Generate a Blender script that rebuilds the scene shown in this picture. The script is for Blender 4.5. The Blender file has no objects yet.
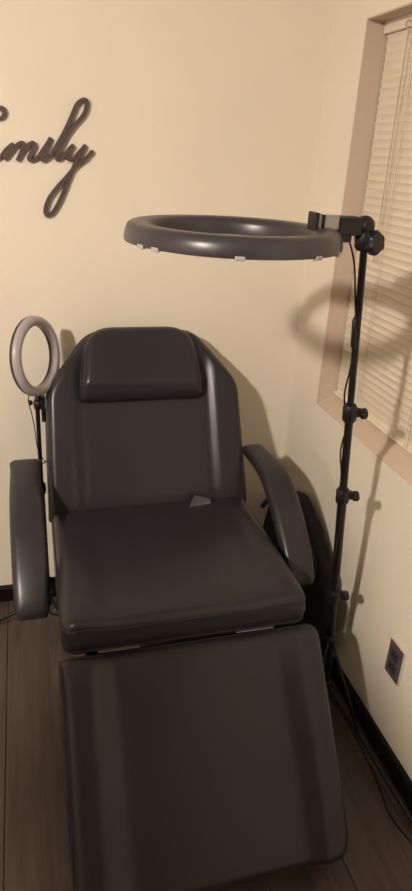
import bpy, bmesh, math, random
from mathutils import Vector, Matrix, noise
PI = math.pi
random.seed(7)
scene = bpy.context.scene
C = scene.collection

# ------------------------------------------------------------------ camera
F_PX = 638.8
cam_data = bpy.data.cameras.new('camera')
cam_data.sensor_fit = 'VERTICAL'
cam_data.sensor_height = 36.0
cam_data.lens = 36.0 * F_PX / 891.0
cam_data.clip_start = 0.02
cam = bpy.data.objects.new('camera', cam_data)
C.objects.link(cam)
cam.matrix_world = Matrix(((0.96425293, 0.06160819, -0.25772217, 0.0),
                           (-0.2597459, 0.41217574, -0.87329447, 0.0),
                           (0.05242474, 0.90901903, 0.41344413, 1.6),
                           (0, 0, 0, 1)))
scene.camera = cam

# ------------------------------------------------------------------ world, exposure
world = bpy.data.worlds.new('world')
scene.world = world
world.use_nodes = True
world.node_tree.nodes['Background'].inputs['Color'].default_value = (0.01, 0.012, 0.02, 1)
world.node_tree.nodes['Background'].inputs['Strength'].default_value = 0.3
scene.view_settings.view_transform = 'Standard'
scene.view_settings.look = 'None'
scene.view_settings.gamma = 1.0
scene.view_settings.use_curve_mapping = False
scene.view_settings.exposure = 0.0
LAMP_POS = (-1.45, -0.40, 2.42)      # globe ceiling lamp behind and left of the camera
LAMP_R = 0.07
LAMP_STRENGTH = 1500.0
LAMP_COLOR = (1.0, 0.875, 0.75)

# ------------------------------------------------------------------ room measures
YB, XR = 2.11, 0.94
XL, YF, ZC = -3.6, -3.6, 2.6
WY0, WY1, WZ0, WZ1 = 0.62, 1.880, 0.843, 1.961
WD = 0.11                             # depth of the window recess

# ------------------------------------------------------------------ materials
def mat(name, color, rough=0.6, metal=0.0, spec=0.5, var=0.0, vscale=6.0, bump=0.0, bscale=120.0,
        coat=0.0, emit=None, estr=0.0, alpha_glass=False, sheen=0.0, rvar=0.0):
    m = bpy.data.materials.new(name)
    m.use_nodes = True
    nt = m.node_tree
    b = nt.nodes['Principled BSDF']
    b.inputs['Base Color'].default_value = (*color, 1)
    b.inputs['Roughness'].default_value = rough
    b.inputs['Metallic'].default_value = metal
    b.inputs['Specular IOR Level'].default_value = spec
    b.inputs['Coat Weight'].default_value = coat
    b.inputs['Sheen Weight'].default_value = sheen
    tc = nt.nodes.new('ShaderNodeTexCoord')
    if var > 0:
        n = nt.nodes.new('ShaderNodeTexNoise')
        n.inputs['Scale'].default_value = vscale
        n.inputs['Detail'].default_value = 4
        nt.links.new(tc.outputs['Object'], n.inputs['Vector'])
        r = nt.nodes.new('ShaderNodeValToRGB')
        r.color_ramp.elements[0].position = 0.3
        r.color_ramp.elements[1].position = 0.7
        r.color_ramp.elements[0].color = (*[c * (1 - var) for c in color], 1)
        r.color_ramp.elements[1].color = (*[min(1, c * (1 + var)) for c in color], 1)
        nt.links.new(n.outputs['Fac'], r.inputs['Fac'])
        nt.links.new(r.outputs['Color'], b.inputs['Base Color'])
        if rvar > 0:
            mr = nt.nodes.new('ShaderNodeMapRange')
            mr.inputs['To Min'].default_value = rough - rvar
            mr.inputs['To Max'].default_value = rough + rvar
            nt.links.new(n.outputs['Fac'], mr.inputs['Value'])
            nt.links.new(mr.outputs['Result'], b.inputs['Roughness'])
    if bump > 0:
        n2 = nt.nodes.new('ShaderNodeTexNoise')
        n2.inputs['Scale'].default_value = bscale
        n2.inputs['Detail'].default_value = 3
        nt.links.new(tc.outputs['Object'], n2.inputs['Vector'])
        bp = nt.nodes.new('ShaderNodeBump')
        bp.inputs['Strength'].default_value = bump
        bp.inputs['Distance'].default_value = 0.001
        nt.links.new(n2.outputs['Fac'], bp.inputs['Height'])
        nt.links.new(bp.outputs['Normal'], b.inputs['Normal'])
    if emit:
        b.inputs['Emission Color'].default_value = (*emit, 1)
        b.inputs['Emission Strength'].default_value = estr
    if alpha_glass:
        b.inputs['Transmission Weight'].default_value = 1.0
    return m

M_WALL = mat('wall_paint', (0.80, 0.73, 0.62), 0.75, spec=0.25, var=0.02, vscale=3, bump=0.25, bscale=45)
M_FAR = mat('dimmed_unseen_wall', (0.16, 0.12, 0.09), 0.75, bump=0.2, bscale=45)  # unseen front wall, coloured dark to dim what the vinyl reflects
M_CEIL = mat('ceiling_paint', (0.78, 0.74, 0.66), 0.9, bump=0.3, bscale=60)
M_TRIM = mat('baseboard_paint', (0.005, 0.004, 0.004), 0.5, spec=0.25)
M_LEATHER = mat('black_vinyl', (0.0240, 0.0225, 0.0275), 0.29, spec=0.32, bump=0.05, bscale=160)
M_ARM = mat('black_vinyl_arm', (0.0205, 0.0200, 0.0255), 0.36, spec=0.5, var=0.12, vscale=9, bump=0.06, bscale=160)
M_PIPING = mat('vinyl_piping', (0.012, 0.011, 0.012), 0.38)
M_STEEL_BLACK = mat('black_steel', (0.007, 0.0065, 0.007), 0.42, spec=0.35, metal=0.0)
M_CHROME = mat('brushed_steel', (0.36, 0.35, 0.36), 0.35, metal=1.0)
M_PLASTIC = mat('black_plastic', (0.009, 0.0085, 0.011), 0.42, spec=0.4)
M_SHELL = mat('ring_shell', (0.040, 0.034, 0.042), 0.33, spec=0.5)
M_DIFFUSER = mat('ring_diffuser', (0.40, 0.37, 0.39), 0.30)
M_NYLON = mat('black_nylon', (0.008, 0.008, 0.009), 0.75, spec=0.3, var=0.2, vscale=20, bump=0.5, bscale=300)
M_TAG = mat('silver_tag', (0.10, 0.095, 0.10), 0.35)
M_BLIND = mat('blind_slat', (0.78, 0.70, 0.58), 0.5, var=0.02, vscale=10)
M_CORD = mat('blind_cord', (0.46, 0.38, 0.30), 0.7)
M_WAND = mat('clear_wand', (0.50, 0.44, 0.37), 0.2)
M_SIGN = mat('sign_metal', (0.075, 0.052, 0.050), 0.5, var=0.1, vscale=30)
M_PLATE = mat('outlet_plate', (0.10, 0.085, 0.085), 0.35)
M_SOCKET = mat('outlet_socket', (0.035, 0.035, 0.055), 0.4)
M_CREAM = mat('cream_plastic', (0.62, 0.54, 0.44), 0.4)
M_HOLE = mat('dark_hole', (0.004, 0.004, 0.004), 0.8)
M_FRAME = mat('window_vinyl', (0.70, 0.66, 0.60), 0.4)
M_GLASS = mat('window_glass', (0.95, 0.97, 0.97), 0.02, alpha_glass=True)
M_GLOBE = mat('lamp_globe', (1, 1, 1), 0.4, emit=LAMP_COLOR, estr=LAMP_STRENGTH)
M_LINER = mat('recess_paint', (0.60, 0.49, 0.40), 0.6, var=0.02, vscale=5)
M_SUB = mat('subfloor', (0.02, 0.014, 0.012), 0.8)

def wood_mat():
    m = bpy.data.materials.new('dark_laminate')
    m.use_nodes = True
    nt = m.node_tree; b = nt.nodes['Principled BSDF']
    tc = nt.nodes.new('ShaderNodeTexCoord')
    oi = nt.nodes.new('ShaderNodeObjectInfo')
    mp = nt.nodes.new('ShaderNodeMapping'); mp.inputs['Scale'].default_value = (16, 1.1, 1)
    sc = nt.nodes.new('ShaderNodeVectorMath'); sc.operation = 'SCALE'; sc.inputs['Scale'].default_value = 31.0
    cx = nt.nodes.new('ShaderNodeCombineXYZ')
    nt.links.new(oi.outputs['Random'], cx.inputs['X']); nt.links.new(oi.outputs['Random'], cx.inputs['Y'])
    nt.links.new(cx.outputs['Vector'], sc.inputs[0])
    ad = nt.nodes.new('ShaderNodeVectorMath'); ad.operation = 'ADD'
    nt.links.new(tc.outputs['Object'], ad.inputs[0]); nt.links.new(sc.outputs['Vector'], ad.inputs[1])
    nt.links.new(ad.outputs['Vector'], mp.inputs['Vector'])
    n = nt.nodes.new('ShaderNodeTexNoise'); n.inputs['Scale'].default_value = 2.2
    n.inputs['Detail'].default_value = 7; n.inputs['Distortion'].default_value = 0.7
    nt.links.new(mp.outputs['Vector'], n.inputs['Vector'])
    r = nt.nodes.new('ShaderNodeValToRGB')
    r.color_ramp.elements[0].position = 0.30; r.color_ramp.elements[0].color = (0.044, 0.030, 0.026, 1)
    r.color_ramp.elements[1].position = 0.72; r.color_ramp.elements[1].color = (0.090, 0.063, 0.055, 1)
    nt.links.new(n.outputs['Fac'], r.inputs['Fac'])
    hs = nt.nodes.new('ShaderNodeHueSaturation')
    mr = nt.nodes.new('ShaderNodeMapRange'); mr.inputs['To Min'].default_value = 0.85; mr.inputs['To Max'].default_value = 1.12
    nt.links.new(oi.outputs['Random'], mr.inputs['Value']); nt.links.new(mr.outputs['Result'], hs.inputs['Value'])
    nt.links.new(r.outputs['Color'], hs.inputs['Color']); nt.links.new(hs.outputs['Color'], b.inputs['Base Color'])
    b.inputs['Roughness'].default_value = 0.5
    bp = nt.nodes.new('ShaderNodeBump'); bp.inputs['Strength'].default_value = 0.15; bp.inputs['Distance'].default_value = 0.001
    nt.links.new(n.outputs['Fac'], bp.inputs['Height']); nt.links.new(bp.outputs['Normal'], b.inputs['Normal'])
    return m
M_WOOD = wood_mat()

# ------------------------------------------------------------------ helpers
def obj(name, bm, m, parent=None, smooth=False, matrix=None):
    me = bpy.data.meshes.new(name)
    bmesh.ops.recalc_face_normals(bm, faces=bm.faces[:])
    bm.to_mesh(me); bm.free()
    if smooth:
        for p in me.polygons: p.use_smooth = True
    me.materials.append(m)
    o = bpy.data.objects.new(name, me)
    C.objects.link(o)
    if parent is not None:
        o.parent = parent
        if matrix is None:
            o.matrix_parent_inverse = world_of(parent).inverted()
    if matrix is not None:
        o.matrix_local = matrix
    return o

def world_of(o):
    mw = o.matrix_basis.copy()
    while o.parent is not None:
        mw = o.parent.matrix_basis @ o.matrix_parent_inverse @ mw
        o = o.parent
    return mw

def autosmooth(o, deg=35):
    for p in o.data.polygons: p.use_smooth = True
    bm = bmesh.new(); bm.from_mesh(o.data)
    for e in bm.edges:
        if len(e.link_faces) == 2 and e.calc_face_angle(0) > math.radians(deg): e.smooth = False
    bm.to_mesh(o.data); bm.free()
    return o

def thing(name, label, cat, loc=(0, 0, 0), group=None):
    o = bpy.data.objects.new(name, None); C.objects.link(o)
    o.empty_display_size = 0.05
    o.location = loc
    return tag(o, label, cat, group)

def tag(o, label, cat, group=None):
    o['label'] = label; o['category'] = cat
    if group: o['group'] = group
    return o

def struct(name, bm, m, parent=None):
    o = obj(name, bm, m, parent)
    o['kind'] = 'structure'
    return o

def add_box(bm, lo, hi, bevel=0.0, M=None, seg=2):
    vs = [bm.verts.new((x, y, z)) for x in (lo[0], hi[0]) for y in (lo[1], hi[1]) for z in (lo[2], hi[2])]
    fs = [(0, 1, 3, 2), (4, 6, 7, 5), (0, 4, 5, 1), (2, 3, 7, 6), (0, 2, 6, 4), (1, 5, 7, 3)]
    faces = [bm.faces.new([vs[i] for i in f]) for f in fs]
    geom = vs
    if bevel > 0:
        es = list({e for f in faces for e in f.edges})
        r = bmesh.ops.bevel(bm, geom=es, offset=bevel, segments=seg, affect='EDGES', profile=0.5)
        geom = list({v for f in r['faces'] for v in f.verts} | {v for v in vs if v.is_valid})
    if M is not None:
        bmesh.ops.transform(bm, matrix=M, verts=geom)
    return geom

def box(lo, hi, bevel=0.0, M=None):
    bm = bmesh.new(); add_box(bm, lo, hi, bevel, M); return bm

def catmull(pts, n=6, closed=False):
    P = [Vector(p) for p in pts]; out = []
    N = len(P)
    rng = range(N if closed else N - 1)
    for i in rng:
        if closed: a, b, c, d = P[(i - 1) % N], P[i], P[(i + 1) % N], P[(i + 2) % N]
        else: a, b, c, d = P[max(i - 1, 0)], P[i], P[i + 1], P[min(i + 2, N - 1)]
        for k in range(n):
            t = k / n
            out.append(0.5 * ((2 * b) + (-a + c) * t + (2 * a - 5 * b + 4 * c - d) * t * t + (-a + 3 * b - 3 * c + d) * t ** 3))
    if not closed: out.append(P[-1])
    return out

def add_tube(bm, pts, r, seg=10, closed=False, caps=True):
    pts = [Vector(p) for p in pts]
    rs = r if isinstance(r, (list, tuple)) else [r] * len(pts)
    N = len(pts); rings = []
    up = None
    for i in range(N):
        if closed: t = (pts[(i + 1) % N] - pts[i - 1]).normalized()
        else: t = (pts[min(i + 1, N - 1)] - pts[max(i - 1, 0)]).normalized()
        if up is None:
            up = Vector((0, 0, 1)) if abs(t.z) < 0.9 else Vector((0, 1, 0))
        s = t.cross(up).normalized(); up = s.cross(t).normalized()
        rings.append([bm.verts.new(pts[i] + rs[i] * (math.cos(2 * PI * k / seg) * s + math.sin(2 * PI * k / seg) * up)) for k in range(seg)])
    rr = range(N if closed else N - 1)
    for i in rr:
        a, b = rings[i], rings[(i + 1) % N]
        for k in range(seg):
            bm.faces.new((a[k], a[(k + 1) % seg], b[(k + 1) % seg], b[k]))
    if caps and not closed:
        bm.faces.new(rings[0][::-1]); bm.faces.new(rings[-1])

def tube(pts, r, seg=10, **k):
    bm = bmesh.new(); add_tube(bm, pts, r, seg, **k); return bm

def add_lathe(bm, prof, seg=32, M=None, closed_prof=False):
    rings = []
    for (r, z) in prof:
        if r < 1e-6: rings.append([bm.verts.new((0, 0, z))])
        else: rings.append([bm.verts.new((r * math.cos(2 * PI * k / seg), r * math.sin(2 * PI * k / seg), z)) for k in range(seg)])
    n = len(rings)
    for i in range(n if closed_prof else n - 1):
        a, b = rings[i], rings[(i + 1) % n]
        for k in range(seg):
            k2 = (k + 1) % seg
            if len(a) == 1 and len(b) == 1: continue
            if len(a) == 1: bm.faces.new((a[0], b[k2], b[k]))
            elif len(b) == 1: bm.faces.new((a[k], a[k2], b[0]))
            else: bm.faces.new((a[k], a[k2], b[k2], b[k]))
    vs = [v for r in rings for v in r]
    if M is not None: bmesh.ops.transform(bm, matrix=M, verts=vs)
    return vs

def lathe(prof, seg=32, M=None, closed_prof=False):
    bm = bmesh.new(); add_lathe(bm, prof, seg, M, closed_prof); return bm

def frame(origin, u, v, n):
    u, v, n = Vector(u).normalized(), Vector(v).normalized(), Vector(n).normalized()
    return Matrix(((u.x, v.x, n.x, origin[0]), (u.y, v.y, n.y, origin[1]), (u.z, v.z, n.z, origin[2]), (0, 0, 0, 1)))

def axis_frame(origin, axis):
    n = Vector(axis).normalized()
    h = Vector((0, 0, 1)) if abs(n.z) < 0.9 else Vector((0, 1, 0))
    u = h.cross(n).normalized(); v = n.cross(u)
    return frame(origin, u, v, n)

def round_poly(pts, radii, n=6):
    out = []; N = len(pts)
    for i in range(N):
        p = Vector(pts[i]).to_2d(); a = Vector(pts[i - 1]).to_2d(); b = Vector(pts[(i + 1) % N]).to_2d()
        r = radii[i]
        d1 = (a - p).normalized(); d2 = (b - p).normalized()
        p1 = p + d1 * r; p2 = p + d2 * r
        for k in range(n + 1):
            t = k / n
            out.append((p1 * (1 - t) ** 2 + p * 2 * t * (1 - t) + p2 * t * t))
    return out

def seg_dist(p, a, b):
    ab = b - a; t = max(0, min(1, (p - a).dot(ab) / max(ab.dot(ab), 1e-12)))
    return (p - (a + ab * t)).length

def sstep(a, b, x):
    t = max(0, min(1, (x - a) / (b - a))); return t * t * (3 - 2 * t)

def cushion(outline, thick, hfun, edge_r=0.02, nu=44, nv=44, seed=0.0, wr=0.0012):
    """Upholstered pad: top surface height hfun(u,v) rolled down round the outline, flat underside."""
    poly = [Vector(p) for p in outline]; N = len(poly)
    vmin = min(p.y for p in poly); vmax = max(p.y for p in poly)
    bm = bmesh.new(); top = []; bot = []
    for j in range(nv + 1):
        t = j / nv; t = 0.5 - 0.5 * math.cos(PI * t) if True else t
        v = vmin + (vmax - vmin) * (0.0005 + 0.999 * t)
        xs = []
        for i in range(N):
            a, b = poly[i], poly[(i + 1) % N]
            if (a.y - v) * (b.y - v) < 0: xs.append(a.x + (b.x - a.x) * (v - a.y) / (b.y - a.y))
        u0, u1 = min(xs), max(xs)
        rt, rb = [], []
        for i in range(nu + 1):
            s = i / nu; s = 0.35 * s + 0.65 * (0.5 - 0.5 * math.cos(PI * s))
            u = u0 + (u1 - u0) * s
            p = Vector((u, v))
            d = 0.0 if i in (0, nu) or j in (0, nv) else min(seg_dist(p, poly[k], poly[(k + 1) % N]) for k in range(N))
            h = hfun(u, v)
            h += wr * noise.noise(Vector((u * 7, v * 7, seed))) * min(1, d / 0.03)
            dd = min(d, edge_r)
            drop = edge_r - math.sqrt(max(0, edge_r ** 2 - (edge_r - dd) ** 2))
            rt.append(bm.verts.new((u, v, h - drop)))
            rb.append(bm.verts.new((u, v, -thick)) if not (i in (0, nu) or j in (0, nv)) else bm.verts.new((u, v, -thick + 0.004)))
        top.append(rt); bot.append(rb)
    for j in range(nv):
        for i in range(nu):
            bm.faces.new((top[j][i], top[j][i + 1], top[j + 1][i + 1], top[j + 1][i]))
            bm.faces.new((bot[j][i], bot[j + 1][i], bot[j + 1][i + 1], bot[j][i + 1]))
    loopT = top[0][:] + [top[j][-1] for j in range(1, nv + 1)] + top[nv][::-1][1:] + [top[j][0] for j in range(nv - 1, 0, -1)]
    loopB = bot[0][:] + [bot[j][-1] for j in range(1, nv + 1)] + bot[nv][::-1][1:] + [bot[j][0] for j in range(nv - 1, 0, -1)]
    n = len(loopT)
    cx = Vector((sum(v.co.x for v in loopT) / n, sum(v.co.y for v in loopT) / n))
    mids = []
    for k in range(n):                                   # side wall bulges out slightly
        a, b = loopT[k].co, loopB[k].co
        m = (a + b) / 2; o = (Vector((m.x, m.y)) - cx).normalized() * min(0.006, thick * 0.1)
        mids.append(bm.verts.new((m.x + o.x, m.y + o.y, m.z)))
    for k in range(n):
        k2 = (k + 1) % n
        bm.faces.new((loopT[k], loopT[k2], mids[k2], mids[k]))
        bm.faces.new((mids[k], mids[k2], loopB[k2], loopB[k]))
    edge = [v.co.copy() for v in loopT]
    return bm, edge

def piping_bm(edge, off, r=0.0028):
    pts = []
    for p in edge:
        q = Vector((p.x, p.y, p.z + off))
        if not pts or (q - pts[-1]).length > 0.006: pts.append(q)
    return tube(pts, r, 6, closed=True)

# ------------------------------------------------------------------ room shell
T = 0.14
struct('wall_back', box((XL - T, YB, 0), (XR + T + 0.1, YB + T, ZC)), M_WALL)
struct('wall_left', box((XL - T, YF - T, 0), (XL, YB, ZC)), M_WALL)
struct('wall_front', box((XL, YF - T, 0), (XR + T, YF, ZC)), M_FAR)
struct('ceiling', box((XL - T, YF - T, ZC), (XR + T + 0.1, YB + T, ZC + 0.1)), M_CEIL)
bm = bmesh.new()
TW = 0.24
add_box(bm, (XR, YF, 0), (XR + TW, YB, WZ0))
add_box(bm, (XR, YF, WZ1), (XR + TW, YB, ZC))
add_box(bm, (XR, WY1, WZ0), (XR + TW, YB, WZ1))
add_box(bm, (XR, YF, WZ0), (XR + TW, WY0, WZ1))
struct('wall_right', bm, M_WALL)

floor = struct('floor', box((XL, YF, -0.06), (XR, YB, -0.012)), M_SUB)
PW, PL = 0.2055, 1.80
mesh_cache = {}
x = -0.1365 - PW * 17
row = 0
while x < XR:
    y = 0.30 + (row * 2 % 5) * 0.09 - PL * 3
    while y < YB:
        x0, x1 = max(x, XL), min(x + PW, XR); y0, y1 = max(y, YF), min(y + PL, YB)
        if x1 - x0 > 0.01 and y1 - y0 > 0.01:
            key = (round(x1 - x0, 4), round(y1 - y0, 4))
            if key not in mesh_cache:
                b = box((0.0008, 0.0008, -0.012), (key[0] - 0.0008, key[1] - 0.0008, 0.0), 0.0012)
                p = obj('plank', b, M_WOOD, floor); mesh_cache[key] = p.data
            else:
                p = bpy.data.objects.new('plank', mesh_cache[key]); C.objects.link(p); p.parent = floor
            p.location = (x0, y0, 0)
        y += PL
    x += PW; row += 1

def baseboard(name, p0, p1, nrm):
    prof = [(0, 0), (0.013, 0), (0.013, 0.056), (0.009, 0.064), (0, 0.067)]
    bm = bmesh.new(); a, b, n = Vector(p0), Vector(p1), Vector(nrm)
    va = [bm.verts.new(a + n * d + Vector((0, 0, z))) for d, z in prof]
    vb = [bm.verts.new(b + n * d + Vector((0, 0, z))) for d, z in prof]
    for i in range(5):
        j = (i + 1) % 5; bm.faces.new((va[i], va[j], vb[j], vb[i]))
    bm.faces.new(va); bm.faces.new(vb[::-1])
    struct(name, bm, M_TRIM)
baseboard('baseboard_back', (XL, YB, 0), (XR, YB, 0), (0, -1, 0))
baseboard('baseboard_right', (XR, YF, 0), (XR, YB - 0.013, 0), (-1, 0, 0))
baseboard('baseboard_left', (XL, YF, 0), (XL, YB - 0.013, 0), (1, 0, 0))

# tan painted lining of the window recess
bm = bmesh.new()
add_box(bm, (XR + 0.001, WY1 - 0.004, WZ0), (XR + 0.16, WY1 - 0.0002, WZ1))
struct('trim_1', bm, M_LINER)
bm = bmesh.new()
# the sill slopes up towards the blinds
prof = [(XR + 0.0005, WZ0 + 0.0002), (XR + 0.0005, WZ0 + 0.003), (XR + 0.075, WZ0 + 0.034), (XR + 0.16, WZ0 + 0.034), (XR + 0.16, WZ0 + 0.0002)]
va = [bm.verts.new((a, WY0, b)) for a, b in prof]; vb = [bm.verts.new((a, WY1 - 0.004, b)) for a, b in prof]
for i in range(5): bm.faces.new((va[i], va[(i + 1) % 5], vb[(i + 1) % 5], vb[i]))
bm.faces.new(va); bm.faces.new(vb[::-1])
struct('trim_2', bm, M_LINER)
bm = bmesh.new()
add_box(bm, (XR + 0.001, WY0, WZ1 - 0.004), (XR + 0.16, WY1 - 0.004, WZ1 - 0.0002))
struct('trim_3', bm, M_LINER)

# window behind the blinds: vinyl frame, sash rail, two glass panes
WX = XR + 0.16
bm = bmesh.new(); fw = 0.045
add_box(bm, (WX, WY0, WZ0), (WX + 0.05, WY1, WZ0 + fw))
add_box(bm, (WX, WY0, WZ1 - fw), (WX + 0.05, WY1, WZ1))
add_box(bm, (WX, WY0, WZ0 + fw), (WX + 0.05, WY0 + fw, WZ1 - fw))
add_box(bm, (WX, WY1 - fw, WZ0 + fw), (WX + 0.05, WY1, WZ1 - fw))
win = struct('window_1', bm, M_FRAME)
ym = (WY0 + WY1) / 2
obj('sash_stile', box((WX + 0.004, ym - 0.02, WZ0 + fw), (WX + 0.044, ym + 0.02, WZ1 - fw)), M_FRAME, win)
for a, b in ((WY0 + fw, ym - 0.02), (ym + 0.02, WY1 - fw)):
    obj('pane', box((WX + 0.02, a, WZ0 + fw), (WX + 0.026, b, WZ1 - fw)), M_GLASS, win)

# ------------------------------------------------------------------ mini blinds
BX = XR + 0.066
by0, by1 = WY0 + 0.006, WY1 - 0.006
blind = thing('window_blind', 'beige closed mini blinds filling the recessed window on the right wall', 'blinds', (BX, ym, WZ1))
obj('head_rail', box((BX - 0.014, by0, WZ1 - 0.034), (BX + 0.016, by1, WZ1 - 0.002), 0.003), M_BLIND, blind)
slat_bm = bmesh.new()
sl = []
wdt, crown = 0.0255, 0.0022
for k in range(5):
    s = -1 + 2 * k / 4
    sl.append((s * wdt / 2, crown * (1 - s * s)))
L = (by1 - by0) / 2 - 0.002
for sgn, off in ((1, 0.0),):
    A = [slat_bm.verts.new((a, -L, h)) for a, h in sl]; B = [slat_bm.verts.new((a, L, h)) for a, h in sl]
    A2 = [slat_bm.verts.new((a, -L, h - 0.0006)) for a, h in sl]; B2 = [slat_bm.verts.new((a, L, h - 0.0006)) for a, h in sl]
    for k in range(4):
        slat_bm.faces.new((A[k], A[k + 1], B[k + 1], B[k])); slat_bm.faces.new((A2[k], B2[k], B2[k + 1], A2[k + 1]))
    slat_bm.faces.new((A[0], B[0], B2[0], A2[0])); slat_bm.faces.new((A[4], A2[4], B2[4], B[4]))
pitch = 0.0216
z = WZ1 - 0.047
first = None
while z > WZ0 + 0.050:
    if first is None:
        first = obj('slat', slat_bm, M_BLIND, blind); o = first
    else:
        o = first.copy(); C.objects.link(o)
    o.matrix_parent_inverse = Matrix.Identity(4)
    o.matrix_basis = Matrix.Translation((0, 0, z - WZ1)) @ Matrix.Rotation(math.radians(80), 4, 'Y')
    z -= pitch
obj('bottom_rail', box((BX - 0.009, by0, WZ0 + 0.036), (BX + 0.011, by1, z + pitch - 0.009), 0.003), M_BLIND, blind)
for y in (1.690, 1.400, 1.10, 0.76):
    bm = bmesh.new()
    add_tube(bm, [(BX - 0.0135, y, WZ1 - 0.034), (BX - 0.0135, y, WZ0 + 0.045)], 0.0009, 5)
    add_tube(bm, [(BX - 0.0135, y + 0.012, WZ1 - 0.034), (BX - 0.0135, y + 0.012, WZ0 + 0.045)], 0.0007, 5)
    obj('ladder_cord', bm, M_CORD, blind)
hk = obj('wand_hook', tube(catmull([(BX - 0.014, 1.734, WZ1 - 0.022), (BX - 0.026, 1.732, WZ1 - 0.024), (BX - 0.030, 1.728, WZ1 - 0.034), (BX - 0.024, 1.724, WZ1 - 0.044), (BX - 0.022, 1.724, WZ1 - 0.052)], 4), 0.0022, 6), M_WAND, blind)
obj('tilt_wand', tube([(BX - 0.023, 1.724, WZ1 - 0.05), (BX - 0.020, 1.724, WZ1 - 0.62)], 0.0026, 6), M_WAND, blind)

# ------------------------------------------------------------------ script sign on the back wall
STROKES = {
    'f': [[(-0.213, 1.573), (-0.205, 1.553), (-0.183, 1.559), (-0.152, 1.602), (-0.120, 1.659), (-0.100, 1.695)], [(-0.212, 1.668), (-0.189, 1.689), (-0.153, 1.694), (-0.112, 1.687), (-0.064, 1.683), (-0.034, 1.690), (-0.026, 1.678), (-0.034, 1.665), (-0.047, 1.664)], [(-0.177, 1.616), (-0.144, 1.625), (-0.112, 1.630)]],
    'a': [[(-0.067, 1.591), (-0.083, 1.596), (-0.103, 1.579), (-0.108, 1.558), (-0.092, 1.551), (-0.071, 1.573), (-0.055, 1.597)], [(-0.055, 1.597), (-0.069, 1.568), (-0.061, 1.555), (-0.044, 1.566), (-0.026, 1.586), (-0.007, 1.601)]],
    'm': [[(-0.007, 1.601), (-0.021, 1.581), (-0.034, 1.556)], [(-0.034, 1.556), (-0.009, 1.586), (0.011, 1.603), (0.021, 1.599), (0.012, 1.577), (0.001, 1.555)], [(0.002, 1.557), (0.021, 1.585), (0.042, 1.605), (0.052, 1.599), (0.041, 1.578), (0.034, 1.565), (0.042, 1.559), (0.059, 1.569), (0.075, 1.588), (0.093, 1.613)]],
    'i': [[(0.099, 1.622), (0.095, 1.616), (0.090, 1.604), (0.077, 1.580), (0.071, 1.563), (0.082, 1.563), (0.097, 1.577)]],
    'l': [[(0.097, 1.577), (0.119, 1.609), (0.142, 1.646), (0.160, 1.681), (0.177, 1.714), (0.194, 1.726), (0.204, 1.717), (0.194, 1.687), (0.161, 1.651), (0.130, 1.607), (0.114, 1.574), (0.118, 1.565), (0.135, 1.578)]],
    'y': [[(0.135, 1.578), (0.150, 1.595), (0.163, 1.607)], [(0.163, 1.607), (0.149, 1.587), (0.145, 1.569), (0.161, 1.571), (0.182, 1.591), (0.198, 1.608)], [(0.198, 1.608), (0.178, 1.577), (0.166, 1.555), (0.149, 1.521), (0.132, 1.482), (0.115, 1.447), (0.093, 1.415), (0.078, 1.409), (0.074, 1.426), (0.086, 1.457), (0.111, 1.489), (0.139, 1.518), (0.166, 1.547), (0.193, 1.567), (0.219, 1.594)]],
}
sign = thing('wall_sign', 'dark brown cursive metal word sign reading Family on the back wall', 'sign', (0.0, YB, 1.5))
def add_ribbon(bm, pts2, yb, yf, w0):
    P = [p.to_2d() for p in catmull([(a, b, 0) for a, b in pts2], 5)]
    n = len(P); rows = []
    yf0 = yf
    for i in range(n):
        yf = yf0 - 0.0010 * i / n
        t = (P[min(i + 1, n - 1)] - P[max(i - 1, 0)]).normalized(); s = Vector((-t.y, t.x))
        # broad-nib pen: down strokes are thicker than up strokes
        w = w0 * (0.85 + 0.35 * abs(t.dot(Vector((0.45, -0.9)))))
        if i in (0, n - 1): w *= 0.75
        a, b = P[i] + s * w, P[i] - s * w
        rows.append([bm.verts.new((a.x, yb, a.y)), bm.verts.new((a.x, yf, a.y)), bm.verts.new((b.x, yf, b.y)), bm.verts.new((b.x, yb, b.y))])
    for i in range(n - 1):
        for k in range(4):
            bm.faces.new((rows[i][k], rows[i][(k + 1) % 4], rows[i + 1][(k + 1) % 4], rows[i + 1][k]))
    bm.faces.new(rows[0]); bm.faces.new(rows[-1][::-1])
q = 0
for ch, strokes in STROKES.items():
    bm = bmesh.new()
    for s in strokes:
        q += 1
        add_ribbon(bm, s, YB - 0.0005, YB - 0.009 - 0.0002 * q, 0.0056)
    obj('letter', bm, M_SIGN, sign)

# ------------------------------------------------------------------ wall outlet
OY, OZ = 1.178, 0.336
outlet = thing('wall_outlet', 'dark grey power outlet plate with cream edge, low on the right wall', 'outlet', (XR, OY, OZ))
obj('mounting_plate', box((XR - 0.006, OY - 0.037, OZ - 0.060), (XR, OY + 0.037, OZ + 0.060), 0.002), M_CREAM, outlet)
pl = obj('cover_plate', box((XR - 0.009, OY - 0.033, OZ - 0.056), (XR - 0.0055, OY + 0.033, OZ + 0.056), 0.002), M_PLATE, outlet)
for dz in (-0.020, 0.020):
    s = obj('socket', box((XR - 0.0115, OY - 0.017, OZ + dz - 0.0145), (XR - 0.0085, OY + 0.017, OZ + dz + 0.0145), 0.003), M_SOCKET, outlet)
    bm = bmesh.new()
    for dy in (-0.0065, 0.0065):
        add_box(bm, (XR - 0.0119, OY + dy - 0.0012, OZ + dz - 0.004), (XR - 0.011, OY + dy + 0.0012, OZ + dz + 0.006))
    obj('slot', bm, M_HOLE, s)
obj('screw', lathe([(0, 0.0015), (0.003, 0.001), (0.0035, -0.001)], 10, axis_frame((XR - 0.0092, OY, OZ), (-1, 0, 0))), M_CHROME, outlet)

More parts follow.
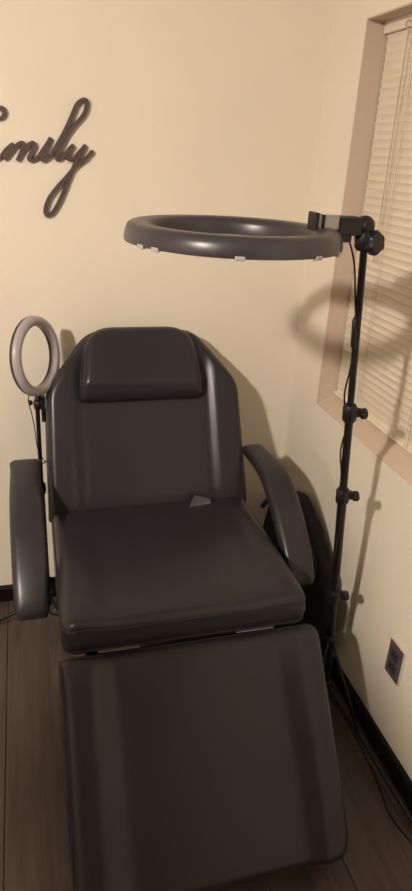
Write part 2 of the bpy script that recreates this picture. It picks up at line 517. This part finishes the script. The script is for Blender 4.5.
# ------------------------------------------------------------------ the treatment chair
CX = 0.352
chair = thing('treatment_chair', 'black vinyl reclining salon treatment chair with bolstered back, seat and leg rest', 'chair', (CX, 1.50, 0))

def bolster(hw, amp, fold=0.62, skew=0.0):
    def f(u, v):
        a = abs(u) / hw
        return amp * sstep(fold, fold + 0.20, a) - amp * 0.5 * sstep(0.88, 1.0, a) + 0.004 * (1 - a * a)
    return f

# seat
SW = 0.318; SF, SB = 1.232, 1.800; SZ = 0.560
out = round_poly([(-SW, SF), (SW, SF), (SW - 0.004, SB), (-SW + 0.004, SB)], [0.035, 0.035, 0.02, 0.02])
fb = bolster(SW, 0.010, 0.60)
def seat_h(u, v):
    return fb(u, v) - 0.006 * sstep(1.30, 1.222, v) + 0.004 * math.sin((v - SF) / (SB - SF) * PI)
bm, edge = cushion(out, 0.085, seat_h, 0.020, seed=1.0)
Ms = Matrix.Translation((CX, 0, SZ))
bmesh.ops.transform(bm, matrix=Ms, verts=bm.verts[:])
seat = autosmooth(obj('seat', bm, M_LEATHER, chair), 50)
pb = piping_bm(edge, 0.0); bmesh.ops.transform(pb, matrix=Ms, verts=pb.verts[:]); obj('piping', pb, M_PIPING, seat, True)
pb = piping_bm([Vector((p.x, p.y, -0.078)) for p in edge], 0.0); bmesh.ops.transform(pb, matrix=Ms, verts=pb.verts[:]); obj('piping', pb, M_PIPING, seat, True)

# backrest: local frame, v runs up along the recline
bu, bv = Vector((1, 0, 0)), Vector((0, 0.42, 0.9075)).normalized()
bn = bu.cross(bv)
BO = Vector((CX, 1.770, 0.563))
Mb = frame(BO, bu, bv, bn)
BL = 0.565
out = round_poly([(-0.322, -0.03), (0.322, -0.03), (0.312, 0.385), (0.174, BL), (-0.168, BL), (-0.308, 0.385)],
                 [0.012, 0.012, 0.035, 0.045, 0.045, 0.035], 8)
def back_h(u, v):
    a = abs(u); fold = 0.195
    side = 0.018 * sstep(fold, fold + 0.050, a) * sstep(BL, BL - 0.14, v)
    return side + 0.004 * (1 - (u / 0.32) ** 2) - 0.010 * sstep(0.04, -0.03, v)
bm, edge = cushion(out, 0.080, back_h, 0.022, 48, 48, seed=2.0)
bmesh.ops.transform(bm, matrix=Mb, verts=bm.verts[:])
back = autosmooth(obj('backrest', bm, M_LEATHER, chair), 50)
pb = piping_bm(edge, 0.0); bmesh.ops.transform(pb, matrix=Mb, verts=pb.verts[:]); obj('piping', pb, M_PIPING, back, True)

# head pillow strapped over the top of the backrest
out = round_poly([(-0.205, 0.338), (0.202, 0.338), (0.172, 0.572), (-0.170, 0.572)], [0.026, 0.026, 0.085, 0.085], 8)
def pil_h(u, v):
    t = (v - 0.338) / 0.234
    return 0.036 + 0.022 * sstep(1.0, 0.12, t) - 0.022 * sstep(0.28, 0.0, t) + 0.004 * (1 - (u / 0.2) ** 2)
bm, edge = cushion(out, -0.004, pil_h, 0.028, 44, 36, seed=3.0, wr=0.002)
Mp = Mb @ Matrix.Translation((-0.008, 0.0, 0.0))
bmesh.ops.transform(bm, matrix=Mp, verts=bm.verts[:])
pillow = autosmooth(obj('head_pillow', bm, M_LEATHER, chair), 50)
pb = piping_bm(edge, -0.004, 0.0022); bmesh.ops.transform(pb, matrix=Mp, verts=pb.verts[:]); obj('piping', pb, M_PIPING, pillow, True)
bm = bmesh.new()
add_box(bm, (-0.13, 0.43, -0.096), (0.12, 0.47, -0.088))
bmesh.ops.transform(bm, matrix=Mp, verts=bm.verts[:])
obj('strap', bm, M_NYLON, pillow)

# leg rest
ang = math.radians(50)
lv = Vector((0, -math.cos(ang), -math.sin(ang)))
LO = Vector((CX + 0.006, 1.203, 0.490))
Ml = frame(LO, Vector((-1, 0, 0)), lv, Vector((-1, 0, 0)).cross(lv))
LL = 0.55
out = round_poly([(-0.334, 0), (0.332, 0), (0.335, LL), (-0.325, LL)], [0.030, 0.020, 0.06, 0.06])
fb2 = bolster(0.33, 0.016, 0.62)
def leg_h(u, v): return fb2(u, v) - 0.008 * sstep(0.05, 0.0, v)
bm, edge = cushion(out, 0.075, leg_h, 0.020, 46, 46, seed=4.0)
bmesh.ops.transform(bm, matrix=Ml, verts=bm.verts[:])
legrest = autosmooth(obj('leg_rest', bm, M_LEATHER, chair), 50)
pb = piping_bm(edge, 0.0); bmesh.ops.transform(pb, matrix=Ml, verts=pb.verts[:]); obj('piping', pb, M_PIPING, legrest, True)

# silver tag folded out of the seam between back and seat
bm = bmesh.new()
tp = [(0.100, 1.752, 0.574), (0.172, 1.746, 0.580), (0.168, 1.760, 0.597), (0.150, 1.762, 0.607), (0.118, 1.764, 0.618)]
ctr = [Vector((CX + 0.016, -0.004, -0.014)) + Vector(p) for p in [(0.098, 1.735, 0.577), (0.175, 1.745, 0.580), (0.170, 1.752, 0.592), (0.115, 1.742, 0.615)]]
va = [bm.verts.new(p) for p in ctr]; vb = [bm.verts.new(p + Vector((0.001, 0.0025, 0.001))) for p in ctr]
bm.faces.new(va); bm.faces.new(vb[::-1])
for i in range(4): bm.faces.new((va[i], vb[i], vb[(i + 1) % 4], va[(i + 1) % 4]))
t_ = obj('care_tag', bm, M_TAG, chair); t_['label'] = 'small silver tag sticking out of the seam'

# hinge plates between seat and leg rest
for hx in (-0.185, 0.165):
    bm = bmesh.new()
    add_box(bm, (CX + hx - 0.052, 1.206, 0.494), (CX + hx + 0.050, 1.214, 0.4965), 0.001)
    add_tube(bm, [(CX + hx - 0.045, 1.224, 0.464), (CX + hx + 0.045, 1.224, 0.464)], 0.005, 8)
    h_ = obj('hinge', bm, M_CHROME, chair); h_['label'] = 'steel hinge strip'

# armrests: swept padded arms with a short bent rear piece
def armrest(side):
    cx = CX + side * 0.386
    path = [(0.0, 1.420, 0.448), (0.0, 1.430, 0.462), (0, 1.454, 0.492), (0, 1.502, 0.543), (0, 1.575, 0.604), (0, 1.65, 0.648), (0, 1.705, 0.672), (0, 1.75, 0.684), (0, 1.80, 0.692), (0, 1.85, 0.696), (0, 1.870, 0.698)]
    wid = [0.036, 0.044, 0.0465, 0.0475, 0.0475, 0.047, 0.045, 0.041, 0.039, 0.037, 0.029]
    thk = [0.012, 0.022, 0.027, 0.028, 0.028, 0.028, 0.026, 0.022, 0.019, 0.018, 0.010]
    shift = [0, 0, 0, 0, 0, 0, -0.002, -0.010, -0.018, -0.024, -0.026]
    if side < 0: shift = [0, 0, 0, 0, 0, 0, 0.0, 0.0, -0.001, -0.001, -0.001]
    if side < 0: wid = [0.036, 0.044, 0.0465, 0.0475, 0.0475, 0.047, 0.0455, 0.044, 0.044, 0.046, 0.042]
    P = [Vector((cx + side * s, y, z)) for (_, y, z), s in zip(path, shift)]
    P = catmull(P, 4); W = [v.x for v in catmull([(w, 0, 0) for w in wid], 4)]; H = [v.x for v in catmull([(w, 0, 0) for w in thk], 4)]
    bm = bmesh.new(); rings = []; seg = 24
    for i in range(len(P)):
        t = (P[min(i + 1, len(P) - 1)] - P[max(i - 1, 0)]).normalized()
        s = Vector((1, 0, 0)); s = (s - t * s.dot(t)).normalized(); n = s.cross(t).normalized()
        ring = []
        for k in range(seg):
            a = 2 * PI * k / seg; c, d = math.cos(a), math.sin(a)
            e = 0.52
            ring.append(bm.verts.new(P[i] + s * W[i] * math.copysign(abs(c) ** e, c) + n * H[i] * math.copysign(abs(d) ** 0.62, d)))
        rings.append(ring)
    for i in range(len(rings) - 1):
        for k in range(seg):
            bm.faces.new((rings[i][k], rings[i][(k + 1) % seg], rings[i + 1][(k + 1) % seg], rings[i + 1][k]))
    bm.faces.new(rings[0][::-1]); bm.faces.new(rings[-1])
    arm = autosmooth(obj('armrest', bm, M_ARM, chair), 55)
    xe = cx + side * 0.0425
    pb = bmesh.new()
    for sd in (-1, 1):
        pts = [P[i] + Vector((sd * (W[i] - 0.0015), 0, 0)) + Vector((0, 0, H[i] * 0.45)) for i in range(4, len(P) - 3)]
        add_tube(pb, pts, 0.002, 6)
    obj('piping', pb, M_PIPING, arm, True)
    bm = bmesh.new()
    add_tube(bm, catmull([(cx, 1.56, 0.545), (cx, 1.57, 0.50), (cx - side * 0.03, 1.575, 0.46), (cx - side * 0.09, 1.58, 0.445)], 5), 0.011, 10)
    add_box(bm, (cx - 0.018, 1.50, 0.505), (cx + 0.018, 1.60, 0.511), 0.0, None)
    obj('arm_bracket', bm, M_STEEL_BLACK, chair, True)
armrest(-1); armrest(1)

# steel under-frame, pedestal, feet and lift pedals
bm = bmesh.new()
zt = 0.462
add_box(bm, (CX - 0.26, 1.26, zt - 0.035), (CX - 0.225, 1.76, zt), 0.003)
add_box(bm, (CX + 0.225, 1.26, zt - 0.035), (CX + 0.26, 1.76, zt), 0.003)
for y in (1.30, 1.50, 1.715):
    add_box(bm, (CX - 0.225, y, zt - 0.033), (CX + 0.225, y + 0.03, zt - 0.004), 0.003)
obj('seat_frame', bm, M_STEEL_BLACK, chair)
for sx in (-0.20, 0.20):
    bm = bmesh.new()
    add_tube(bm, [(CX + sx, 1.745, 0.455), (CX + sx, 1.83, 0.47), (CX + sx, 2.025, 0.90)], 0.012, 8)
    obj('back_frame', bm, M_STEEL_BLACK, chair)
for sx in (-0.20, 0.20):
    bm = bmesh.new()
    add_tube(bm, [(CX + sx, 1.29, 0.425), (CX + sx, 1.20, 0.37), (CX + sx, 0.98, 0.108)], 0.011, 8)
    obj('leg_rest_frame', bm, M_STEEL_BLACK, chair)
for sx in (-1, 1):
    for y in (1.36, 1.70):
        bm = bmesh.new()
        xx = CX + sx * 0.215
        add_box(bm, (xx - 0.018, y - 0.018, 0.012), (xx + 0.018, y + 0.018, zt - 0.034), 0.003)
        add_box(bm, (xx - 0.026, y - 0.026, 0.0), (xx + 0.026, y + 0.026, 0.014), 0.004)
        obj('leg', bm, M_STEEL_BLACK, chair)
bm = bmesh.new()
for sx in (-1, 1):
    add_box(bm, (CX + sx * 0.215 - 0.012, 1.378, 0.09), (CX + sx * 0.215 + 0.012, 1.682, 0.12), 0.003)
add_box(bm, (CX - 0.203, 1.52, 0.092), (CX + 0.203, 1.55, 0.118), 0.003)
obj('stretcher', bm, M_STEEL_BLACK, chair)

# ------------------------------------------------------------------ large ring lamp on a tripod pole
big = thing('ring_light_stand', 'large black ring light laid level on a tall black tripod pole, right of the chair', 'ring light', (0.845, 1.350, 0))
RC = Vector((0.400, 1.250, 1.462))
def shell_profile(R, r, h):
    m = (R + r) / 2
    return [(R, -h * 0.5), (R + 0.001, -h * 0.3), (R - 0.002, h * 0.10), (R - 0.006, h * 0.38), (R - 0.012, h * 0.5), (m, h * 0.5),
            (r + 0.014, h * 0.5), (r + 0.005, h * 0.38), (r, h * 0.1), (r, -h * 0.5), (r + 0.004, -h * 0.5), (r + 0.006, -h * 0.3), (R - 0.006, -h * 0.3), (R - 0.004, -h * 0.5)]
ring = autosmooth(obj('ring_housing', lathe(shell_profile(0.213, 0.160, 0.034), 96, Matrix.Translation(RC), True), M_SHELL, big), 50)
obj('diffuser', lathe([(0.2065, -0.0175), (0.2065, -0.010), (0.1665, -0.010), (0.1665, -0.0175), (0.174, -0.0195), (0.200, -0.0195)], 96, Matrix.Translation(RC), True), M_DIFFUSER, big, True)['label'] = 'white light diffuser'
for az in (-158, -147, -104, -62, -40, 30, 90, 150):
    a = math.radians(az)
    Mx = Matrix.Translation(RC) @ Matrix.Rotation(a, 4, 'Z')
    o = obj('clip', box((0.2055, -0.009, -0.0205), (0.2150, 0.009, -0.0125), 0.002, Mx), M_DIFFUSER, ring)
# socket block, swivel, knob
bm = bmesh.new()
add_box(bm, (0.570, 1.234, 1.476), (0.618, 1.266, 1.503), 0.003)
obj('phone_clamp', bm, M_CHROME, big)['label'] = 'shiny clamp block on the ring'
bm = bmesh.new()
add_box(bm, (0.562, 1.230, 1.474), (0.570, 1.270, 1.508), 0.002)
add_box(bm, (0.577, 1.231, 1.478), (0.584, 1.2695, 1.5045), 0.001)
add_box(bm, (0.616, 1.230, 1.466), (0.668, 1.270, 1.502), 0.004)
add_box(bm, (0.590, 1.236, 1.452), (0.650, 1.264, 1.472), 0.003)
obj('clamp_arm', bm, M_PLASTIC, big)
bm = bmesh.new()
bmesh.ops.create_uvsphere(bm, u_segments=18, v_segments=12, radius=0.021, matrix=Matrix.Translation((0.682, 1.25, 1.484)))
add_lathe(bm, [(0, 0.026), (0.015, 0.025), (0.019, 0.018), (0.019, -0.012), (0.014, -0.016), (0, -0.017)], 20, axis_frame((0.684, 1.252, 1.462), (0.2, 0.1, -1)))
obj('swivel_joint', bm, M_PLASTIC, big, True)
def knob_bm(c, axis, r=0.022, l=0.022, lobes=3):
    bm = bmesh.new(); seg = 30
    Mx = axis_frame(c, axis)
    rings = []
    for z, s in ((-l / 2, 0.55), (-l * 0.2, 0.95), (l * 0.25, 1.0), (l / 2, 0.85)):
        ringv = []
        for k in range(seg):
            a = 2 * PI * k / seg; rr = r * s * (1 - 0.13 * (0.5 + 0.5 * math.cos(lobes * a)))
            ringv.append(bm.verts.new(Mx @ Vector((rr * math.cos(a), rr * math.sin(a), z))))
        rings.append(ringv)
    for i in range(3):
        for k in range(seg): bm.faces.new((rings[i][k], rings[i][(k + 1) % seg], rings[i + 1][(k + 1) % seg], rings[i + 1][k]))
    bm.faces.new(rings[0][::-1]); bm.faces.new(rings[-1])
    return bm
autosmooth(obj('knob', knob_bm((0.703, 1.242, 1.452), (0.35, -0.8, 0.1), 0.026, 0.026, 6), M_PLASTIC, big))

PT, PB_ = Vector((0.689, 1.252, 1.440)), Vector((0.846, 1.360, 0.070))
def pole_at(z): return PB_ + (PT - PB_) * ((z - PB_.z) / (PT.z - PB_.z))
autosmooth(obj('pole', tube([pole_at(1.44), pole_at(1.04)], 0.0080, 14), M_STEEL_BLACK, big))
autosmooth(obj('pole', tube([pole_at(1.06), pole_at(0.78)], 0.0100, 14), M_STEEL_BLACK, big))
autosmooth(obj('pole', tube([pole_at(0.82), pole_at(0.07)], 0.0120, 14), M_STEEL_BLACK, big))
pd = (PT - PB_).normalized()
for z in (1.055, 0.815, 0.470):
    p = pole_at(z)
    bm = lathe([(0, 0.022), (0.014, 0.022), (0.0175, 0.016), (0.0175, -0.016), (0.0145, -0.022), (0, -0.022)], 18, axis_frame(p, pd))
    add_box(bm, (0.010, -0.008, -0.010), (0.030, 0.008, 0.010), 0.002, Matrix.Translation(p))
    col_ = obj('collar', bm, M_PLASTIC, big); autosmooth(col_)
    autosmooth(obj('knob', knob_bm(p + Vector((0.033, -0.006, -0.002)), (1, -0.15, 0), 0.015, 0.016, 3), M_PLASTIC, col_))
hub = pole_at(0.42); low = pole_at(0.10)
obj('hub', lathe([(0, 0.02), (0.016, 0.02), (0.019, 0), (0.016, -0.02), (0, -0.02)], 16, axis_frame(low, pd)), M_PLASTIC, big, True)
for foot, mid in (((0.912, 0.86, 0.012), 0.33), ((0.620, 1.60, 0.012), 0.3), ((0.600, 1.14, 0.012), 0.3)):
    fpt = Vector(foot); top = low + Vector((0, 0, 0.0))
    dirh = (fpt - low); dirh.z = 0; dirh.normalize()
    a = low + dirh * 0.016
    bm = tube([a, a + (fpt - a) * 0.5, fpt], 0.0075, 10)
    lg = autosmooth(obj('leg', bm, M_STEEL_BLACK, big))
    obj('rubber_foot', tube([fpt - (fpt - a).normalized() * 0.018, fpt + (fpt - a).normalized() * 0.006], 0.0105, 10), M_PLASTIC, lg, True)
    obj('brace', tube([pole_at(0.30) + dirh * 0.012, a + (fpt - a) * mid], 0.0045, 8), M_STEEL_BLACK, big, True)
obj('slider', lathe([(0, 0.014), (0.016, 0.014), (0.018, 0), (0.016, -0.014), (0, -0.014)], 16, axis_frame(pole_at(0.30), pd)), M_PLASTIC, big, True)
cpts = [(0.650, 1.262, 1.470), (0.676, 1.262, 1.410), (0.690, 1.262, 1.340), (0.699, 1.264, 1.300)]
obj('cable', tube(catmull(cpts + [(0.703, 1.264, 1.290)], 5), 0.0022, 6), M_PLASTIC, big, True)
obj('inline_switch', tube([(0.700, 1.266, 1.292), (0.702, 1.266, 1.284), (0.708, 1.267, 1.225), (0.710, 1.267, 1.216)], [0.003, 0.0075, 0.0075, 0.003], 10), M_PLASTIC, big, True)
obj('cable', tube(catmull([(0.710, 1.267, 1.217), (0.7145, 1.28, 1.156), (0.713, 1.285, 1.105), (0.722, 1.285, 1.062), (0.735, 1.282, 1.030), (0.731, 1.29, 0.985), (0.729, 1.29, 0.945), (0.738, 1.29, 0.90), (0.750, 1.29, 0.84), (0.757, 1.29, 0.78), (0.766, 1.30, 0.70), (0.765, 1.30, 0.63), (0.776, 1.32, 0.55), (0.790, 1.33, 0.46), (0.800, 1.34, 0.36), (0.82, 1.36, 0.22), (0.845, 1.39, 0.08), (0.88, 1.37, 0.004), (0.895, 1.25, 0.004), (0.88, 1.07, 0.004), (0.865, 0.95, 0.004), (0.905, 0.80, 0.004)], 5), 0.0024, 6), M_PLASTIC, big, True)

# ------------------------------------------------------------------ small ring lamp on its tripod
SX, SY = 0.012, 1.945
small = thing('ring_light_stand', 'small white ring light on a thin black tripod behind the left armrest', 'ring light', (SX, SY, 0))
rc = Vector((0.017, 1.925, 1.021))
nrm = Vector((1.55, -1.0, 0.20)).normalized()
Mr = axis_frame(rc, nrm) @ Matrix.Scale(0.95, 4)
autosmooth(obj('ring_housing', lathe([(0.126, 0.000), (0.127, -0.004), (0.125, -0.010), (0.118, -0.014), (0.104, -0.014), (0.097, -0.010), (0.095, -0.003), (0.096, 0.000)], 72, Mr, True), M_SHELL, small), 50)
d_ = autosmooth(obj('diffuser', lathe([(0.1268, 0.0005), (0.1265, 0.009), (0.121, 0.017), (0.111, 0.020), (0.101, 0.017), (0.0955, 0.009), (0.0953, 0.0005)], 72, Mr, True), M_DIFFUSER, small), 50)
d_['label'] = 'white light diffuser ring'
ph = rc + Vector((0, 0, -0.128))
bm = bmesh.new()
add_tube(bm, [rc + Vector((0.003, 0.008, -0.112)), rc + Vector((0.003, 0.012, -0.150))], 0.006, 10)
bmesh.ops.create_uvsphere(bm, u_segments=14, v_segments=10, radius=0.011, matrix=Matrix.Translation((0.017, 1.938, 0.880)))
add_lathe(bm, [(0, 0.014), (0.011, 0.014), (0.0135, 0), (0.011, -0.016), (0, -0.016)], 14, Matrix.Translation((0.015, 1.94, 0.862)))
obj('swivel_joint', bm, M_PLASTIC, small, True)
obj('knob', knob_bm((-0.006, 1.930, 0.872), (-1, -0.3, 0), 0.009, 0.012, 3), M_PLASTIC, small, True)
bm = bmesh.new()
add_box(bm, (0.016, 1.926, 0.862), (0.034, 1.950, 0.874), 0.002)
add_box(bm, (0.025, 1.926, 0.805), (0.036, 1.946, 0.880), 0.003)
add_box(bm, (0.025, 1.916, 0.868), (0.038, 1.946, 0.892), 0.003)
obj('phone_clamp', bm, M_PLASTIC, small)
autosmooth(obj('pole', tube([(0.014, 1.94, 0.86), (SX, SY, 0.55)], 0.0068, 12), M_STEEL_BLACK, small))
autosmooth(obj('pole', tube([(SX, SY, 0.57), (SX, SY, 0.10)], 0.009, 12), M_STEEL_BLACK, small))
obj('collar', lathe([(0, 0.018), (0.013, 0.018), (0.015, 0), (0.013, -0.018), (0, -0.018)], 14, Matrix.Translation((SX, SY, 0.56))), M_PLASTIC, small, True)
obj('hub', lathe([(0, 0.03), (0.015, 0.03), (0.018, 0), (0.015, -0.02), (0, -0.02)], 14, Matrix.Translation((SX, SY, 0.11))), M_PLASTIC, small, True)
for foot in ((-0.235, 1.930, 0.010), (0.115, 1.800, 0.010), (0.110, 2.060, 0.010)):
    fpt = Vector(foot); dirh = Vector((foot[0] - SX, foot[1] - SY, 0)).normalized()
    a = Vector((SX, SY, 0.115)) + dirh * 0.014
    lg = obj('leg', tube([a, fpt], 0.0065, 8), M_STEEL_BLACK, small, True)
    obj('rubber_foot', tube([fpt - (fpt - a).normalized() * 0.014, fpt + (fpt - a).normalized() * 0.006], 0.009, 8), M_PLASTIC, lg, True)
    obj('brace', tube([Vector((SX, SY, 0.045)) + dirh * 0.008, a + (fpt - a) * 0.45], 0.004, 6), M_STEEL_BLACK, small, True)
obj('cable', tube(catmull([(-0.004, 1.925, 0.915), (-0.012, 1.93, 0.88), (-0.004, 1.93, 0.83), (0.002, 1.93, 0.78), (0.006, 1.932, 0.72), (0.02, 1.93, 0.66), (0.042, 1.92, 0.70), (0.046, 1.92, 0.78), (0.05, 1.92, 0.82)], 5), 0.0016, 6), M_PLASTIC, small, True)
obj('cable', tube(catmull([(0.016, 1.93, 0.69), (0.03, 1.925, 0.665), (0.05, 1.93, 0.668)], 5), 0.0014, 6), M_PLASTIC, small, True)

# ------------------------------------------------------------------ slumped black bag in the corner
bag = thing('duffel_bag', 'slumped black nylon bag on the floor between the chair and right wall', 'bag', (0.84, 1.72, 0))
def bag_body():
    bm = bmesh.new()
    bmesh.ops.create_icosphere(bm, subdivisions=5, radius=1.0)
    for v in bm.verts:
        p = v.co.copy()
        sx = math.copysign(abs(p.x) ** 0.7, p.x); sy = math.copysign(abs(p.y) ** 0.75, p.y); sz = math.copysign(abs(p.z) ** 0.7, p.z)
        y = 1.725 + 0.270 * sy
        h = 0.235
        z = 0.255 + h * sz * 1.05
        x = 0.858 + 0.066 * sx + 0.034 * sz
        t = (z - 0.0) / 0.48
        # the top sags toward the near end and folds pinch it
        if z > 0.24: z = 0.24 + (z - 0.24) * (0.80 + 0.34 * sstep(1.45, 1.85, y))
        w = noise.noise(Vector((x * 5, y * 7, z * 4))) * 0.018 + abs(noise.noise(Vector((x * 9 + 4, y * 14, z * 6)))) * -0.022
        n = Vector((p.x, p.y, p.z)).normalized()
        x += n.x * w; y += n.y * w; z += n.z * w
        v.co = Vector((min(max(x, 0.780), 0.928), min(y, 2.03), max(0.003, z)))
    return bm
obj('bag_body', bag_body(), M_NYLON, bag, True)
obj('strap', tube(catmull([(0.79, 1.90, 0.44), (0.80, 1.85, 0.505), (0.81, 1.79, 0.525), (0.82, 1.72, 0.50), (0.82, 1.66, 0.455)], 6), 0.009, 8), M_NYLON, bag, True)
obj('zip_seam', tube(catmull([(0.86, 1.96, 0.40), (0.87, 1.90, 0.475), (0.85, 1.80, 0.495), (0.85, 1.70, 0.475), (0.85, 1.58, 0.435), (0.85, 1.51, 0.36)], 6), 0.004, 6), M_PLASTIC, bag, True)

# ------------------------------------------------------------------ ceiling lamp (out of frame, lights the room)
lamp = thing('ceiling_lamp', 'round glowing globe lamp on the ceiling behind the camera', 'lamp', (LAMP_POS[0], LAMP_POS[1], ZC))
lx, ly, lz = LAMP_POS
obj('canopy', lathe([(0, 0.0), (0.07, 0.0), (0.07, -0.012), (0.03, -0.03), (0.03, -0.075), (0, -0.075)], 32, Matrix.Translation((lx, ly, ZC))), M_CHROME, lamp, True)
bm = bmesh.new(); bmesh.ops.create_uvsphere(bm, u_segments=24, v_segments=16, radius=LAMP_R, matrix=Matrix.Translation((lx, ly, lz)))
sh = [(0.032, 0.150), (0.060, 0.145), (0.105, 0.110), (0.150, 0.045), (0.170, 0.010), (0.166, 0.008), (0.146, 0.042), (0.102, 0.106), (0.058, 0.141), (0.032, 0.146)]
obj('added_lamp_shade', lathe(sh, 40, Matrix.Translation((lx, ly, lz)), True), M_STEEL_BLACK, lamp, True)  # shade added over the globe to keep its light off the ceiling
obj('globe', bm, M_GLOBE, lamp, True)

# pendant-shaped blocker added out of view: it shades the foot of the chair
PX, PY, PZ = -0.874, 0.075, 1.70
blocker = thing('light_blocker', 'added pendant-shaped light blocker with wide dark shade, unseen left of the camera', 'lamp', (PX, PY, ZC))
obj('canopy', lathe([(0, 0), (0.05, 0), (0.05, -0.02), (0.01, -0.03), (0, -0.03)], 24, Matrix.Translation((PX, PY, ZC))), M_STEEL_BLACK, blocker, True)
obj('blocker_cord', tube([(PX, PY, ZC - 0.02), (PX, PY, PZ + 0.11)], 0.003, 8), M_PLASTIC, blocker, True)
obj('blocker_shade', lathe([(0.022, 0.115), (0.03, 0.10), (0.075, 0.085), (0.145, 0.040), (0.187, -0.015), (0.183, -0.015), (0.142, 0.036), (0.072, 0.081), (0.0, 0.095)], 48, Matrix.Translation((PX, PY, PZ))), M_STEEL_BLACK, blocker, True)
obj('blocker_bulb', lathe([(0, 0.09), (0.015, 0.085), (0.018, 0.06), (0.03, 0.03), (0.028, 0.008), (0.014, -0.005), (0, -0.007)], 20, Matrix.Translation((PX, PY, PZ))), M_CREAM, blocker, True)
